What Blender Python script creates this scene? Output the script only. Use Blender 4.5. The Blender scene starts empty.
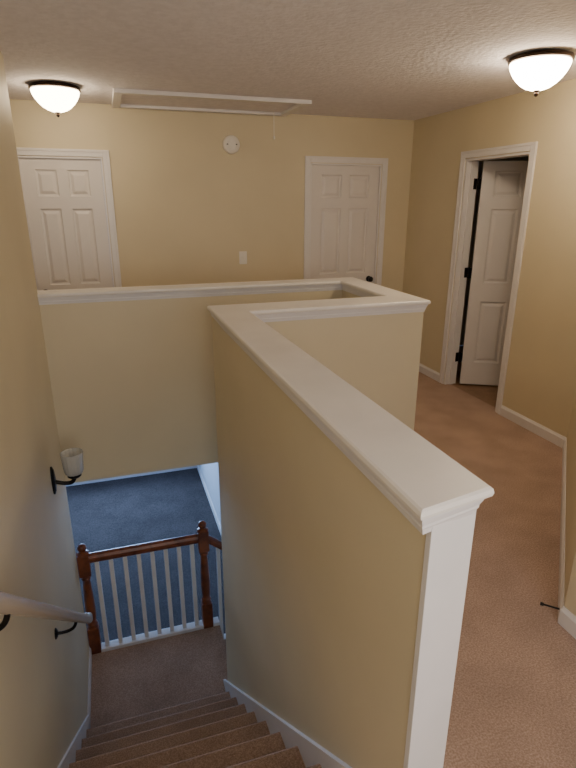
import bpy, bmesh, math
from mathutils import Vector, Matrix
S=bpy.context.scene
COL=S.collection
# ---------------------------------------------------------------- materials
def srgb(r,g,b):
    f=lambda c:(c/12.92 if c<=.04045 else ((c+.055)/1.055)**2.4)
    return (f(r/255),f(g/255),f(b/255),1)
def mat(name,col,rough=.6,noise=0,nscale=5,bump=0,bscale=50,metal=0,col2=None,emis=0,detail=4,spec=None,bdist=.01):
    m=bpy.data.materials.new(name);m.use_nodes=True
    nt=m.node_tree;N=nt.nodes;b=N['Principled BSDF']
    b.inputs['Base Color'].default_value=col;b.inputs['Roughness'].default_value=rough;b.inputs['Metallic'].default_value=metal
    if spec is not None:b.inputs['Specular IOR Level'].default_value=spec
    tc=N.new('ShaderNodeTexCoord')
    if noise or col2:
        n=N.new('ShaderNodeTexNoise');n.inputs['Scale'].default_value=nscale;n.inputs['Detail'].default_value=detail
        nt.links.new(tc.outputs['Object'],n.inputs['Vector'])
        r=N.new('ShaderNodeValToRGB')
        c2=col2 or tuple(c*(1-noise) for c in col[:3])+(1,)
        r.color_ramp.elements[0].position=.35;r.color_ramp.elements[1].position=.65
        r.color_ramp.elements[0].color=c2;r.color_ramp.elements[1].color=col
        nt.links.new(n.outputs['Fac'],r.inputs['Fac']);nt.links.new(r.outputs['Color'],b.inputs['Base Color'])
    if bump:
        n=N.new('ShaderNodeTexNoise');n.inputs['Scale'].default_value=bscale;n.inputs['Detail'].default_value=3
        nt.links.new(tc.outputs['Object'],n.inputs['Vector'])
        bp=N.new('ShaderNodeBump');bp.inputs['Strength'].default_value=bump;bp.inputs['Distance'].default_value=bdist
        nt.links.new(n.outputs['Fac'],bp.inputs['Height']);nt.links.new(bp.outputs['Normal'],b.inputs['Normal'])
    if emis:
        b.inputs['Emission Color'].default_value=emis[0];b.inputs['Emission Strength'].default_value=emis[1]
    return m
M_wall=mat('wall_paint',srgb(215,203,173),.55,noise=.05,nscale=2,bump=.12,bscale=120,bdist=.003)
M_ceil=mat('ceiling_texture',srgb(240,236,240),.9,noise=.08,nscale=24,bump=.55,bscale=38,bdist=.012)
M_trim=mat('trim_paint',srgb(230,227,227),.35,noise=.04,nscale=6)
M_cap=mat('cap_paint',srgb(236,231,224),.38,noise=.07,nscale=5,bump=.06,bscale=60,bdist=.003,detail=6)
M_door=mat('door_paint',srgb(226,221,218),.4,noise=.03,nscale=4)
M_carpet=mat('carpet',srgb(204,177,160),.95,col2=srgb(168,142,126),nscale=150,bump=.7,bscale=320,bdist=.008,spec=.1)
def add_blotch(m,scale,amt):
    nt=m.node_tree;N=nt.nodes;b=N['Principled BSDF']
    src=b.inputs['Base Color'].links[0].from_socket
    n=N.new('ShaderNodeTexNoise');n.inputs['Scale'].default_value=scale;n.inputs['Detail'].default_value=3
    tc=N.new('ShaderNodeTexCoord');nt.links.new(tc.outputs['Object'],n.inputs['Vector'])
    mr=N.new('ShaderNodeMapRange');mr.inputs['From Min'].default_value=.35;mr.inputs['From Max'].default_value=.65;mr.inputs['To Min'].default_value=1-amt;mr.inputs['To Max'].default_value=1
    nt.links.new(n.outputs['Fac'],mr.inputs['Value'])
    mx=N.new('ShaderNodeVectorMath');mx.operation='MULTIPLY'
    nt.links.new(src,mx.inputs[0]);nt.links.new(mr.outputs[0],mx.inputs[1]);nt.links.new(mx.outputs[0],b.inputs['Base Color'])
add_blotch(M_carpet,4,.16)
M_carpet2=mat('carpet_lower',srgb(92,84,84),.95,col2=srgb(70,65,66),nscale=70,bump=.8,bscale=220,bdist=.01,spec=.1)
add_blotch(M_carpet2,3,.2)
M_wood=mat('stained_wood',srgb(138,78,46),.35,col2=srgb(98,50,30),nscale=14)
M_black=mat('black_metal',srgb(24,22,22),.4,metal=.6)
M_bronze=mat('bronze_metal',srgb(62,46,36),.4,metal=.8)
M_plastic=mat('white_plastic',srgb(236,232,224),.4)
M_vinyl=mat('vinyl_floor',srgb(150,115,84),.4,noise=.3,nscale=10)
M_bowlL=mat('opal_glass',srgb(250,240,220),.3,emis=(srgb(255,230,192),22))
M_bowlR=mat('opal_glass_b',srgb(250,240,220),.3,emis=(srgb(255,230,196),42))
M_grey=mat('lower_wall_paint',srgb(200,204,210),.6,noise=.03)
M_glass=mat('ribbed_glass',srgb(240,240,235),.12);M_glass.node_tree.nodes['Principled BSDF'].inputs['Transmission Weight'].default_value=.6
M_rail=mat('rail_paint',srgb(190,174,152),.22)
# ---------------------------------------------------------------- helpers
def link(o,parent=None):
    COL.objects.link(o)
    if parent:o.parent=parent
    return o
def empty(name,loc=(0,0,0)):
    e=bpy.data.objects.new(name,None);e.empty_display_size=.1;e.location=loc;COL.objects.link(e)
    return e
def meshobj(name,bm,m,parent=None,smooth=False,bevel=0,origin=None):
    bmesh.ops.recalc_face_normals(bm,faces=bm.faces)
    me=bpy.data.meshes.new(name);bm.to_mesh(me);bm.free()
    me.materials.append(m)
    if smooth:
        for p in me.polygons:p.use_smooth=True
    o=bpy.data.objects.new(name,me);link(o,parent)
    if bevel:
        b=o.modifiers.new('b','BEVEL');b.width=bevel;b.segments=2;b.limit_method='ANGLE'
    return o
def bbox(bm,x0,x1,y0,y1,z0,z1):
    v=[bm.verts.new(p) for p in [(x0,y0,z0),(x1,y0,z0),(x1,y1,z0),(x0,y1,z0),(x0,y0,z1),(x1,y0,z1),(x1,y1,z1),(x0,y1,z1)]]
    for f in [(0,3,2,1),(4,5,6,7),(0,1,5,4),(1,2,6,5),(2,3,7,6),(3,0,4,7)]:bm.faces.new([v[i] for i in f])
def boxes(name,L,m,parent=None,bevel=0):
    bm=bmesh.new()
    for b in L:bbox(bm,*b)
    return meshobj(name,bm,m,parent,bevel=bevel)
def prism(bm,pts,z0,z1):
    a=[bm.verts.new((x,y,z0)) for x,y in pts];b=[bm.verts.new((x,y,z1)) for x,y in pts]
    bm.faces.new(a[::-1]);bm.faces.new(b)
    n=len(pts)
    for i in range(n):bm.faces.new([a[i],a[(i+1)%n],b[(i+1)%n],b[i]])
def offs(path,d,ends=(0,0)):
    P=[Vector(p) for p in path];out=[]
    for i,p in enumerate(P):
        if i==0:t=(P[1]-p).normalized();out.append(p+Vector((-t.y,t.x))*d-t*ends[0])
        elif i==len(P)-1:t=(p-P[i-1]).normalized();out.append(p+Vector((-t.y,t.x))*d+t*ends[1])
        else:
            t1=(p-P[i-1]).normalized();t2=(P[i+1]-p).normalized()
            n1=Vector((-t1.y,t1.x));n2=Vector((-t2.y,t2.x))
            m=(n1+n2).normalized();out.append(p+m*(d/m.dot(n1)))
    return out
def strip(bm,path,levels,e=(0,0)):
    rings=[]
    for (l,r,x,z) in levels:
        ee=(x*e[0],x*e[1])
        ring=offs(path,l,ee)+offs(path,-r,ee)[::-1]
        rings.append([bm.verts.new((p.x,p.y,z)) for p in ring])
    n=len(rings[0]);h=len(path)
    for a,b in zip(rings,rings[1:]):
        for i in range(n):bm.faces.new([a[i],a[(i+1)%n],b[(i+1)%n],b[i]])
    for R in (rings[0],rings[-1]):
        for i in range(h-1):bm.faces.new([R[i],R[i+1],R[n-2-i],R[n-1-i]])
def baseboard(name,path,side,z=0,h=.085,t=.013):
    bm=bmesh.new()
    lv=[(t,z),(t,z+h*.78),(t*.55,z+h*.9),(t*.3,z+h)]
    strip(bm,path,[(k,-.0005,0,zz) if side>0 else (-.0005,k,0,zz) for k,zz in lv])
    return meshobj(name,bm,M_trim)
def lathe(bm,prof,seg=32,c=(0,0,0),ax='Z',ribs=0,ribamp=0):
    rings=[]
    for r,z in prof:
        ring=[]
        for i in range(seg):
            a=2*math.pi*i/seg
            rr=r*(1+ribamp*math.cos(ribs*a)) if ribs else r
            x,y=rr*math.cos(a),rr*math.sin(a)
            p={'Z':(x,y,z),'Y':(x,z,y),'X':(z,x,y)}[ax]
            ring.append(bm.verts.new((p[0]+c[0],p[1]+c[1],p[2]+c[2])))
        rings.append(ring)
    for a,b in zip(rings,rings[1:]):
        for i in range(seg):bm.faces.new([a[i],a[(i+1)%seg],b[(i+1)%seg],b[i]])
    bm.faces.new(rings[0][::-1]);bm.faces.new(rings[-1])
def latheobj(name,prof,m,parent=None,**k):
    bm=bmesh.new();lathe(bm,prof,**k);o=meshobj(name,bm,m,parent,smooth=True)
    e=o.modifiers.new('e','EDGE_SPLIT');e.split_angle=math.radians(40);return o
def tube(name,pts,r,m,parent=None,res=6,smoothc=False):
    cu=bpy.data.curves.new(name,'CURVE');cu.dimensions='3D';cu.bevel_depth=r;cu.bevel_resolution=res;cu.use_fill_caps=True
    s=cu.splines.new('POLY' if not smoothc else 'NURBS');s.points.add(len(pts)-1)
    for p,q in zip(s.points,pts):p.co=(*q,1)
    if smoothc:s.use_endpoint_u=True;s.order_u=3
    cu.materials.append(m);o=bpy.data.objects.new(name,cu);link(o)
    dg=bpy.context.evaluated_depsgraph_get();me=bpy.data.meshes.new_from_object(o.evaluated_get(dg))
    bpy.data.objects.remove(o);me.materials.clear();me.materials.append(m)
    for p in me.polygons:p.use_smooth=True
    o=bpy.data.objects.new(name,me);link(o,parent);return o
# ---------------------------------------------------------------- dims
YF=5.177;XR=2.993;XL=-.44;CH=2.44;ZL=-1.73;ZLOW=-2.75;ZS=-.21
AX0,AX1=.518,.662      # stair side wall faces (far end)
AXN,AXR=.558,.680      # near end, wall is slightly out of square
AYN=.79;SK=.034
BY0,BY1=2.775,2.952
CX0,CX1=1.632,1.757
DY0,DY1=3.70,3.82
# ---------------------------------------------------------------- shell
def wall_x(name,y0,y1,x0,x1,z0,z1,ops=(),m=M_wall):
    L=[];x=x0
    for o0,o1,oz in ops:
        L.append((x,o0,y0,y1,z0,z1));L.append((o0,o1,y0,y1,oz,z1));x=o1
    L.append((x,x1,y0,y1,z0,z1));return boxes(name,L,m)
def wall_y(name,x0,x1,y0,y1,z0,z1,ops=(),m=M_wall):
    L=[];y=y0
    for o0,o1,oz in ops:
        L.append((x0,x1,y,o0,z0,z1));L.append((x0,x1,o0,o1,oz,z1));y=o1
    L.append((x0,x1,y,y1,z0,z1));return boxes(name,L,m)
LD=(-.625,.035);RD=(1.915,2.665);OD=(3.49,4.265);DH=2.03
wall_x('wall_far',YF,YF+.12,-2.72,XR+.12,0,CH,[(LD[0],LD[1],DH),(RD[0],RD[1],DH)])
wall_y('wall_right',XR,XR+.12,2.74,YF,0,CH,[(OD[0],OD[1],DH)])
wall_y('wall_left',XL-.12,XL,-1.42,DY0,ZLOW,CH)
bm=bmesh.new()
prism(bm,[(XR,2.74),(1.665,1.385),(1.665,-1.42),(1.785,-1.42),(1.785,1.335),(XR+.12,2.69),(XR+.12,2.74)],0,CH)
meshobj('wall_angled',bm,M_wall)
wall_x('wall_back',-1.42,-1.3,XL,1.665,0,CH)
wall_x('wall_hall_left_front',DY0,DY1,-2.72,XL-.12,0,CH)
wall_y('wall_hall_left',-2.72,-2.6,DY1,YF,0,CH)
boxes('ceiling',[(-2.72,5.1,-1.42,5.6,CH,CH+.1)],M_ceil)
bm=bmesh.new()
bbox(bm,XL,AXN,-1.3,1.0,ZS,0)
bbox(bm,AXN,AXR,-1.3,AYN,ZS,0)
prism(bm,[(AXR,-1.3),(1.665,-1.3),(1.665,1.385),(XR,2.74),(XR,BY0),(AX1,BY0),(AX1,2.7)],ZS,0)
bbox(bm,CX1,XR,BY0,DY1,ZS,0)
bbox(bm,-2.6,XR,DY1,YF,ZS,0)
bbox(bm,XR,XR+.06,OD[0],OD[1],ZS,0)
bbox(bm,LD[0],LD[1],YF,YF+.12,ZS,0);bbox(bm,RD[0],RD[1],YF,YF+.12,ZS,0)
meshobj('floor',bm,M_carpet)
boxes('floor_side_room',[(XR+.06,5.0,2.9,5.5,ZS,-.003)],M_vinyl)
boxes('wall_side_room',[(5.0,5.1,2.9,5.5,0,CH),(XR+.12,5.1,5.5,5.6,0,CH),(XR+.12,5.1,2.8,2.9,0,CH)],M_wall)
# lower level
boxes('floor_lower',[(-2.6,3.0,1.5,8.6,ZLOW-.1,ZLOW)],M_carpet2)
boxes('ceiling_lower',[(-2.6,1.14,YF,8.6,ZS-.02,ZS+.1)],M_ceil)
WX0,WX1,WZ0,WZ1=-1.5,.5,-1.95,-.55
boxes('wall_lower_far',[(-2.72,WX0,8.6,8.72,ZLOW,ZS+.1),(WX1,1.26,8.6,8.72,ZLOW,ZS+.1),(WX0,WX1,8.6,8.72,ZLOW,WZ0),(WX0,WX1,8.6,8.72,WZ1,ZS+.1)],M_grey)
wall_y('wall_lower_right',1.14,1.26,DY1+.1,8.6,ZLOW,ZS-.02,m=M_grey)
boxes('wall_lower_left',[(-2.72,-2.6,3.8,8.6,ZLOW,ZS)],M_grey)
wall_x('wall_lower_front',DY0,DY1,-2.72,XL-.12,ZLOW,ZS,m=M_grey)
w=empty('window_1')
fr=[]
for a,b in ((WX0,WX0+.06),(-.53,-.47),(WX1-.06,WX1)):fr.append((a,b,8.63,8.69,WZ0,WZ1))
for a,b in ((WZ0,WZ0+.06),(-1.28,-1.22),(WZ1-.06,WZ1)):fr.append((WX0,WX1,8.635,8.685,a,b))
boxes('frame',fr,M_trim,w)
boxes('casing',[(WX0-.07,WX0,8.585,8.6,WZ0-.07,WZ1+.07),(WX1,WX1+.07,8.585,8.6,WZ0-.07,WZ1+.07),(WX0,WX1,8.585,8.6,WZ1,WZ1+.07),(WX0-.1,WX1+.1,8.56,8.6,WZ0-.07,WZ0)],M_trim,w)
# ---------------------------------------------------------------- half wall
hw=empty('half_wall')
bm=bmesh.new()
ZT=1.085
prism(bm,[(AXN,AYN+.012),(AXR,AYN+.012+SK),(AX1,BY1),(AX0,BY1)],ZLOW,ZT)
bbox(bm,AX1,CX1,BY0,BY1,ZLOW,ZT)
bbox(bm,CX0,CX1,BY1,DY1,ZS,ZT)
bbox(bm,XL-.12,CX0,DY0,DY1,ZS,ZT)
meshobj('body',bm,M_wall,hw)
bm=bmesh.new();prism(bm,[(AXN-.003,AYN-.008),(AXR+.004,AYN-.008+SK),(AXR+.004,AYN+.012+SK),(AXN-.003,AYN+.012)],0,ZT)
meshobj('end_post',bm,M_trim,hw,bevel=.002)
CA0=.535
def capring(o):
    return [(CA0-o,AYN-.008-o),(AXR-.006+o,AYN-.008-o+SK),(AX1+o,BY0-o),(CX1+o,BY0-o),(CX1+o,DY1+o),
            (XL-.12,DY1+o),(XL-.12,DY0-o),(CX0-o,DY0-o),(CX0-o,BY1+o),(AX0+.006-o,BY1+o)]
def capmesh(name,levels,m):
    bm=bmesh.new();R=[[bm.verts.new((x,y,z)) for x,y in capring(o)] for o,z in levels]
    n=10
    for a,b in zip(R,R[1:]):
        for i in range(n):bm.faces.new([a[i],a[(i+1)%n],b[(i+1)%n],b[i]])
    for r in (R[0],R[-1]):
        bm.faces.new([r[0],r[1],r[2],r[9]]);bm.faces.new([r[2],r[3],r[8],r[9]])
        bm.faces.new([r[3],r[4],r[7],r[8]]);bm.faces.new([r[4],r[5],r[6],r[7]])
    return meshobj(name,bm,m,hw)
capmesh('cap_board',[(.018,1.107),(.024,1.110),(.026,1.118),(.024,1.127),(.019,1.131)],M_cap)
capmesh('cap_moulding',[(.002,1.060),(.005,1.072),(.008,1.078),(.008,1.084),(.012,1.094),(.016,1.107)],M_trim)
# ---------------------------------------------------------------- baseboards
baseboard('baseboard_right',[(XR,2.74),(XR,OD[0]-.062)],1)
baseboard('baseboard_right_far',[(XR,OD[1]+.062),(XR,YF)],1)
baseboard('baseboard_angled',[(XR,2.74),(1.665,1.385),(1.665,-1.3)],-1)
baseboard('baseboard_far',[(RD[1]+.062,YF),(XR,YF)],-1)
baseboard('baseboard_far_mid',[(LD[1]+.062,YF),(RD[0]-.062,YF)],-1)
baseboard('baseboard_half_wall',[(AXR,AYN+.05),(AX1,BY0),(CX1,BY0),(CX1,DY1),(-2.6,DY1)],-1)
baseboard('baseboard_lower_far',[(-2.6,8.6),(1.14,8.6)],-1,z=ZLOW,h=.12)
baseboard('baseboard_lower_right',[(1.14,8.6),(1.14,3.95)],-1,z=ZLOW,h=.12)
baseboard('baseboard_left_landing',[(XL,2.80),(XL,DY0)],-1,z=ZL)
baseboard('baseboard_left',[(XL,-1.3),(XL,.95)],-1)
# ---------------------------------------------------------------- doors
def door_leaf(bm,w,h,th=.035):
    s=.105;mid=.085
    pw=(w-2*s-mid)/2
    xs=[0,s,s+pw,s+pw+mid,w-s,w]
    zs=[0,.22,.80,.97,1.61,1.71,1.92,h]
    for side in (0,1):
        Y=lambda d:(d if side==0 else th-d)
        for i in range(5):
            for j in range(7):
                x0,x1,z0,z1=xs[i],xs[i+1],zs[j],zs[j+1]
                if i in(1,3) and j in(1,3,5):
                    prev=None
                    for ins,d in ((0,0),(.006,.011),(.018,.013),(.040,.003),(.044,.002)):
                        ring=[bm.verts.new(p) for p in [(x0+ins,Y(d),z0+ins),(x1-ins,Y(d),z0+ins),(x1-ins,Y(d),z1-ins),(x0+ins,Y(d),z1-ins)]]
                        if prev:
                            for k in range(4):bm.faces.new([prev[k],prev[(k+1)%4],ring[(k+1)%4],ring[k]])
                        prev=ring
                    bm.faces.new(prev)
                else:
                    bm.faces.new([bm.verts.new(p) for p in [(x0,Y(0),z0),(x1,Y(0),z0),(x1,Y(0),z1),(x0,Y(0),z1)]])
    for q in ([(0,0,0),(0,th,0),(0,th,h),(0,0,h)],[(w,0,0),(w,th,0),(w,th,h),(w,0,h)],[(0,0,0),(w,0,0),(w,th,0),(0,th,0)],[(0,0,h),(w,0,h),(w,th,h),(0,th,h)]):
        bm.faces.new([bm.verts.new(p) for p in q])
    bmesh.ops.remove_doubles(bm,verts=bm.verts,dist=1e-5)
def casing_boxes(a0,a1,h,cw=.06,t1=.012,t2=.018):
    L=[]
    L+= [(a0-cw,a0-.004,0,t1,0,h+cw),(a1+.004,a1+cw,0,t1,0,h+cw),(a0-.004,a1+.004,0,t1,h+.004,h+cw)]
    L+= [(a0-cw,a0-cw+.02,t1,t2,0,h+cw),(a1+cw-.02,a1+cw,t1,t2,0,h+cw),(a0-cw+.02,a1+cw-.02,t1,t2,h+cw-.02,h+cw)]
    return L
def knob(parent,m,place,sgn=-1):
    prof=[(.030,0),(.030,.006),(.012,.010),(.011,.030),(.022,.036),(.028,.046),(.027,.056),(.018,.063),(.004,.065)]
    o=latheobj('knob',[(r,z*sgn) for r,z in prof],m,parent,c=place,ax='Y',seg=24);return o
def far_door(name,a,knob_right):
    e=empty(name,(a[0],YF,0))
    bm=bmesh.new();door_leaf(bm,a[1]-a[0]-.03,DH-.025)
    o=meshobj('leaf',bm,M_door,e);o.location=(.015,.022,.01)
    w_=a[1]-a[0]
    boxes('jamb',[(0,.013,0,.12,0,DH),(w_-.013,w_,0,.12,0,DH),(.013,w_-.013,0,.12,DH-.013,DH)],M_trim,e)
    boxes('casing',[(u0,u1,-d1,-d0,z0,z1) for u0,u1,d0,d1,z0,z1 in casing_boxes(0,w_,DH)],M_trim,e,bevel=.003)
    knob(e,M_black,((w_-.075) if knob_right else .075,.022,.915))
    return e
far_door('door_1',LD,False)
far_door('door_2',RD,True)
e=empty('door_3',(XR,0,0))
boxes('jamb',[(0,.12,OD[0],OD[0]+.016,0,DH),(0,.12,OD[1]-.016,OD[1],0,DH),(0,.12,OD[0]+.016,OD[1]-.016,DH-.016,DH),
  (.045,.08,OD[0]+.016,OD[0]+.027,0,DH-.016),(.045,.08,OD[1]-.027,OD[1]-.016,0,DH-.016)],M_trim,e)
boxes('casing',[(-d1,-d0,u0,u1,z0,z1) for u0,u1,d0,d1,z0,z1 in casing_boxes(OD[0],OD[1],DH)],M_trim,e,bevel=.003)
bm=bmesh.new();door_leaf(bm,.745,DH-.03)
o=meshobj('leaf',bm,M_door,e)
ANG=math.radians(-28)
o.matrix_basis=Matrix.Translation((.136,OD[1]-.062,.012))@Matrix.Rotation(ANG,4,'Z')
for i,z in enumerate((.27,1.07,1.83)):
    bm=bmesh.new()
    lathe(bm,[(.008,z-.05),(.008,z+.05)],c=(.124,OD[1]-.030,0),seg=12)
    bbox(bm,.082,.120,OD[1]-.019,OD[1]-.0165,z-.045,z+.045)
    bbox(bm,.124,.134,OD[1]-.056,OD[1]-.030,z-.045,z+.045)
    meshobj('hinge_%d'%(i+1),bm,M_black,e)
k_=knob(e,M_black,(0,0,0));k_.matrix_basis=Matrix.Translation((.136,OD[1]-.062,.93))@Matrix.Rotation(ANG,4,'Z')@Matrix.Translation((.68,0,0))
# ---------------------------------------------------------------- stairs
N=9;rise=-ZL/N;run=.226;y0=2.86
def stair_profile(n,rise,run,z0,y0,topy,nose=.026):
    pts=[(y0-nose-.002,z0)]
    for i in range(1,n+1):
        yn=y0-(i-1)*run;z=z0+i*rise
        pts+=[(yn-nose,z-.045),(yn-.006,z-.036),(yn,z-.020),(yn-.004,z-.007),(yn-.014,z)]
        if i<n:pts.append((yn-run-nose,z))
    pts.append((topy,z0+n*rise))
    return pts
st=empty('staircase')
def extr(name,prof,x0,x1,m,parent):
    bm=bmesh.new()
    a=[bm.verts.new((x0,y,z)) for y,z in prof];b=[bm.verts.new((x1,y,z)) for y,z in prof]
    fa=bm.faces.new(a);fb=bm.faces.new(b[::-1])
    n=len(prof)
    for i in range(n):bm.faces.new([a[i],a[(i+1)%n],b[(i+1)%n],b[i]])
    bmesh.ops.triangulate(bm,faces=[fa,fb])
    return meshobj(name,bm,m,parent)
ytop=y0-(N-1)*run
pr=stair_profile(N-1,rise,run,ZL,y0,y0-(N-1)*run-.026)
pr+= [(ytop-.026,-rise-.35),(y0-.3,-1.93),(y0-.028,-1.93)]
extr('lower_treads',pr,XL+.010,AXN,M_carpet,st)
boxes('top_riser',[(XL,AX0,1.0,ytop-.022,-.4,-.0005)],M_carpet,st)
boxes('top_nosing',[(XL,AXN,.99,ytop,-.04,0)],M_carpet,st,bevel=.012)
boxes('landing',[(XL,.60,y0-.028,DY0+.06,ZL-.2,ZL)],M_carpet,st)
boxes('landing_wall',[(XL,.60,DY0+.02,DY0+.06,ZLOW,ZL-.2)],M_grey,st)
sl=rise/run
def skirt(name,x0,x1,sh=0):
    c=ZL+rise+ .06+sl*y0
    yb=y0
    pts=[(yb+.10,ZL),(yb+.10,ZL+.085),( (c-(ZL+.085))/sl,ZL+.085),((c-.085)/sl,.085),(.9,.085),(.9,-.25),(1.2,-.45),(y0-.1,ZL-.1),(y0,ZL)]
    o=extr(name,pts,x0,x1,M_trim,st)
    for v in o.data.vertices:
        v.co.x+=sh*(BY1-v.co.y)/(BY1-AYN)
skirt('skirt_right',AX0-.014,AX0+.002,AXN-AX0)
skirt('skirt_left',XL+.0005,XL+.014)
n2=6;r2=(ZL-ZLOW)/n2;run2=.21
L=[]
for i in range(1,n2):
    L.append((.60+(i-1)*run2,.60+i*run2+.02,BY1,DY0,ZLOW,ZL-i*r2))
boxes('second_flight',L,M_carpet,st,bevel=.01)
# ---------------------------------------------------------------- balustrade
bl=empty('balustrade')
yb=DY0+.025
def newel(name,x,top):
    h0=ZL
    bm=bmesh.new();s=.042
    bbox(bm,x-s,x+s,yb-s,yb+s,h0,h0+.24)
    bbox(bm,x-s,x+s,yb-s,yb+s,top-.20,top-.02)
    o=meshobj(name+'_blocks',bm,M_wood,bl,bevel=.005)
    a=h0+.24;b=top-.20;H=b-a
    latheobj(name+'_shaft',[(.040,a),(.034,a+.02),(.040,a+.035),(.030,a+.055),(.037,a+H*.25),(.038,a+H*.4),(.030,a+H*.8),(.026,b-.05),(.036,b-.035),(.030,b-.02),(.040,b)],M_wood,bl,c=(x,yb,0),seg=24)
    latheobj(name+'_cap',[(.044,top-.02),(.046,top-.012),(.030,top-.004),(.020,top+.004),(.030,top+.018),(.034,top+.034),(.028,top+.052),(.012,top+.064),(.002,top+.066)],M_wood,bl,c=(x,yb,0),seg=24)
newel('newel_left',XL+.045,-.80)
newel('newel_right',.505,-.78)
RZ=-.86
prof=[(-.024,-.034),(.024,-.034),(.033,-.012),(.033,.008),(.022,.026),(.006,.033),(-.006,.033),(-.022,.026),(-.033,.008),(-.033,-.012)]
def sweep(bm,prof,p0,p1,lat):
    a=[bm.verts.new(Vector(p0)+Vector(lat)*u+Vector((0,0,v))) for u,v in prof];b=[bm.verts.new(Vector(p1)+Vector(lat)*u+Vector((0,0,v))) for u,v in prof]
    bm.faces.new(a);bm.faces.new(b[::-1]);n=len(prof)
    for i in range(n):bm.faces.new([a[i],a[(i+1)%n],b[(i+1)%n],b[i]])
bm=bmesh.new()
sweep(bm,prof,(XL+.045+.036,yb,RZ),(.505-.036,yb,RZ),(0,1,0))
meshobj('handrail',bm,M_wood,bl)
bm=bmesh.new();sweep(bm,prof,(.54,yb,RZ-.02),(1.65,yb,RZ-.02-1.1*r2/run2),(0,1,0));meshobj('handrail_second',bm,M_wood,bl)
L=[]
nb=8
for i in range(nb):
    x=XL+.083+ (.505-.042-(XL+.083))*(i+.5)/nb
    L.append((x-.016,x+.016,yb-.016,yb+.016,ZL+.03,RZ-.028))
boxes('balusters',L,M_trim,bl,bevel=.002)
boxes('shoe_rail',[(XL,.60,yb-.04,yb+.036,ZL,ZL+.03)],M_trim,bl,bevel=.003)
L=[]
for i in range(8):
    x=.62+i*.125;L.append((x-.014,x+.014,yb-.014,yb+.014,ZL-(int((x-.60)/run2)+1)*r2-.1 if x<1.6 else ZLOW,RZ-.05-(x-.55)*r2/run2))
boxes('balusters_second',L,M_trim,bl)
boxes('stringer',[(.60+(i-1)*run2,.60+i*run2+.02,DY0+.001,DY0+.06,ZLOW,ZL-i*r2) for i in range(1,n2)],M_trim,bl)
# ---------------------------------------------------------------- stair wall handrail
hr=empty('stair_handrail')
xr=-.335
p=[(XL+.01,.40,1.10),(xr,.42,1.10),(xr,.80,1.10),(xr,.93,1.03),(xr,1.23,.76),(xr,2.98,-.80),(xr,3.03,-.82),(XL+.01,3.05,-.82)]
tube('rail',p,.025,M_rail,hr)
def brk(y,z):
    latheobj('bracket_plate',[(.028,0),(.028,.005),(.016,.012)],M_black,hr,c=(XL,y,z-.075),ax='X',seg=20)
    tube('bracket_arm',[(XL+.008,y,z-.075),(XL+.05,y,z-.08),(xr-.005,y,z-.06),(xr,y,z-.02)],.008,M_black,hr,smoothc=True)
brk(1.30,.697);brk(2.45,-.328)
# ---------------------------------------------------------------- sconce
sc=empty('wall_sconce')
sy,sz=3.12,.12
bm=bmesh.new()
lathe(bm,[(.036,0),(.036,.008),(.028,.016),(.012,.020)],c=(XL,sy,sz),ax='X',seg=28)
for v in bm.verts:v.co.z=sz+(v.co.z-sz)*2.5
meshobj('backplate',bm,M_black,sc)
tube('arm',[(XL+.015,sy,sz-.01),(XL+.06,sy,sz-.03),(XL+.12,sy,sz-.03),(XL+.125,sy,sz+.01)],.012,M_black,sc,smoothc=True)
latheobj('holder',[(.012,sz),(.032,sz+.006),(.040,sz+.014),(.038,sz+.026),(.034,sz+.028)],M_black,sc,c=(XL+.125,sy,0))
latheobj('shade',[(.038,sz+.028),(.048,sz+.032),(.054,sz+.05),(.058,sz+.10),(.063,sz+.165),(.060,sz+.165),(.055,sz+.10),(.050,sz+.052),(.030,sz+.036)],M_glass,sc,c=(XL+.125,sy,0),seg=64,ribs=16,ribamp=.025)
latheobj('bulb',[(.012,sz+.037),(.013,sz+.06),(.024,sz+.09),(.024,sz+.105),(.012,sz+.125),(.002,sz+.128)],M_plastic,sc,c=(XL+.125,sy,0),seg=20)
# ---------------------------------------------------------------- ceiling lights
def flush(x,y,mb):
    e=empty('ceiling_light',(x,y,CH));e.scale=(.94,.94,1)
    latheobj('pan',[(.150,0),(.172,-.008),(.180,-.022),(.178,-.030),(.166,-.034)],M_bronze,e,seg=64)
    prof=[(.166,-.032),(.168,-.042),(.162,-.062),(.148,-.088),(.126,-.115),(.098,-.140),(.066,-.158),(.034,-.168),(.012,-.170)]
    latheobj('bowl',prof,mb,e,seg=64)
    latheobj('finial',[(.018,-.168),(.018,-.173),(.008,-.177),(.013,-.186),(.010,-.196),(.002,-.202)],M_bronze,e,seg=20)
flush(-.235,4.48,M_bowlL);flush(2.365,2.78,M_bowlR)
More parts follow.
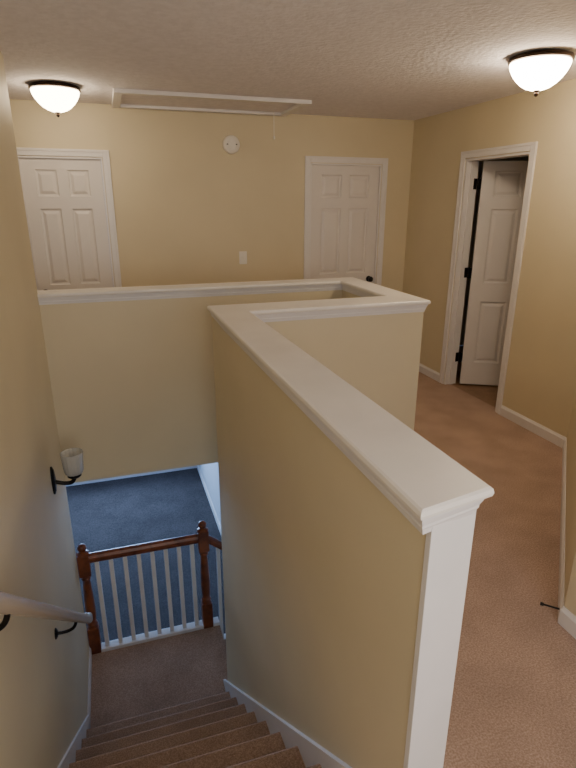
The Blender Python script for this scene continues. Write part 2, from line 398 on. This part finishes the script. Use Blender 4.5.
# ---------------------------------------------------------------- attic hatch
e=empty('attic_hatch')
hx0,hx1,hy0,hy1=.150,1.65,4.45,5.14
c=.065
boxes('frame',[(hx0,hx1,hy0,hy0+c,CH-.03,CH),(hx0,hx1,hy1-c,hy1,CH-.03,CH),(hx0,hx0+c,hy0+c,hy1-c,CH-.03,CH),(hx1-c,hx1,hy0+c,hy1-c,CH-.03,CH)],M_trim,e,bevel=.005)
boxes('panel',[(hx0+c+.004,hx1-c-.004,hy0+c+.004,hy1-c-.004,CH-.008,CH)],M_ceil,e)
tube('pull_cord',[(1.50,5.0,CH-.008),(1.50,5.0,CH-.21)],.003,M_plastic,e)
latheobj('cord_knob',[(.002,CH-.24),(.010,CH-.232),(.010,CH-.216),(.003,CH-.205)],M_plastic,e,c=(1.50,5.0,0),seg=16)
e=empty('smoke_detector',(1.15,YF,2.165))
latheobj('body',[(.078,0),(.078,-.014),(.070,-.034),(.048,-.042),(.046,-.036),(.030,-.036),(.029,-.044),(.002,-.044)],M_plastic,e,ax='Y',seg=48)
boxes('vents',[(-.05,-.035,-.0415,-.038,-.004,.004),(.035,.05,-.0415,-.038,-.004,.004)],M_black,e)
e=empty('light_switch',(1.235,YF,1.17))
boxes('plate',[(-.038,.038,-.006,0,-.060,.060)],M_plastic,e,bevel=.003)
boxes('toggle',[(-.006,.006,-.018,-.006,-.004,.014)],M_plastic,e,bevel=.002)
e=empty('door_stop')
n_=Vector((-1,1,0)).normalized()
base=Vector((1.665,1.385,.05))+Vector((1,1.015,0)).normalized()*.02+n_*.013
pts=[base+n_*s for s in (0,.02,.05,.065)]
tube('spring',[tuple(q) for q in pts],.004,M_black,e)
tube('tip',[tuple(base+n_*.062),tuple(base+n_*.075)],.007,M_black,e)
# ---------------------------------------------------------------- lights
def area(name,loc,rot,sx,sy_,energy,col):
    l=bpy.data.lights.new(name,'AREA');l.shape='RECTANGLE';l.size=sx;l.size_y=sy_;l.energy=energy;l.color=col
    o=bpy.data.objects.new(name,l);o.location=loc;o.rotation_euler=rot;COL.objects.link(o);return o
area('window_daylight',(-.5,8.80,-1.25),(math.radians(-90),0,0),2.0,1.4,240,(.37,.60,1.0))
area('hall_fill',(.6,-1.2,1.5),(math.radians(90),0,0),1.6,1.4,36,(1.0,.97,.97))  # added fill lamp behind the camera to lift ceiling and walls, no window here
W=bpy.data.worlds.new('w');S.world=W;W.use_nodes=True
W.node_tree.nodes['Background'].inputs[0].default_value=(.45,.6,1,1);W.node_tree.nodes['Background'].inputs[1].default_value=.5
# ---------------------------------------------------------------- camera
yaw,pi_,ro,f,H=.316,.325,.002,539.6,1.677
F=Vector((math.sin(yaw)*math.cos(pi_),math.cos(yaw)*math.cos(pi_),-math.sin(pi_)))
R=Vector((math.cos(yaw),-math.sin(yaw),0));U=R.cross(F)
R2=R*math.cos(ro)+U*math.sin(ro);U2=-R*math.sin(ro)+U*math.cos(ro)
cd=bpy.data.cameras.new('camera');cam=bpy.data.objects.new('camera',cd);COL.objects.link(cam)
m=Matrix((( R2.x,U2.x,-F.x,0),(R2.y,U2.y,-F.y,0),(R2.z,U2.z,-F.z,H),(0,0,0,1)))
cam.matrix_world=m
cd.sensor_width=36;cd.lens=f*36/768;cd.clip_start=.02
S.camera=cam
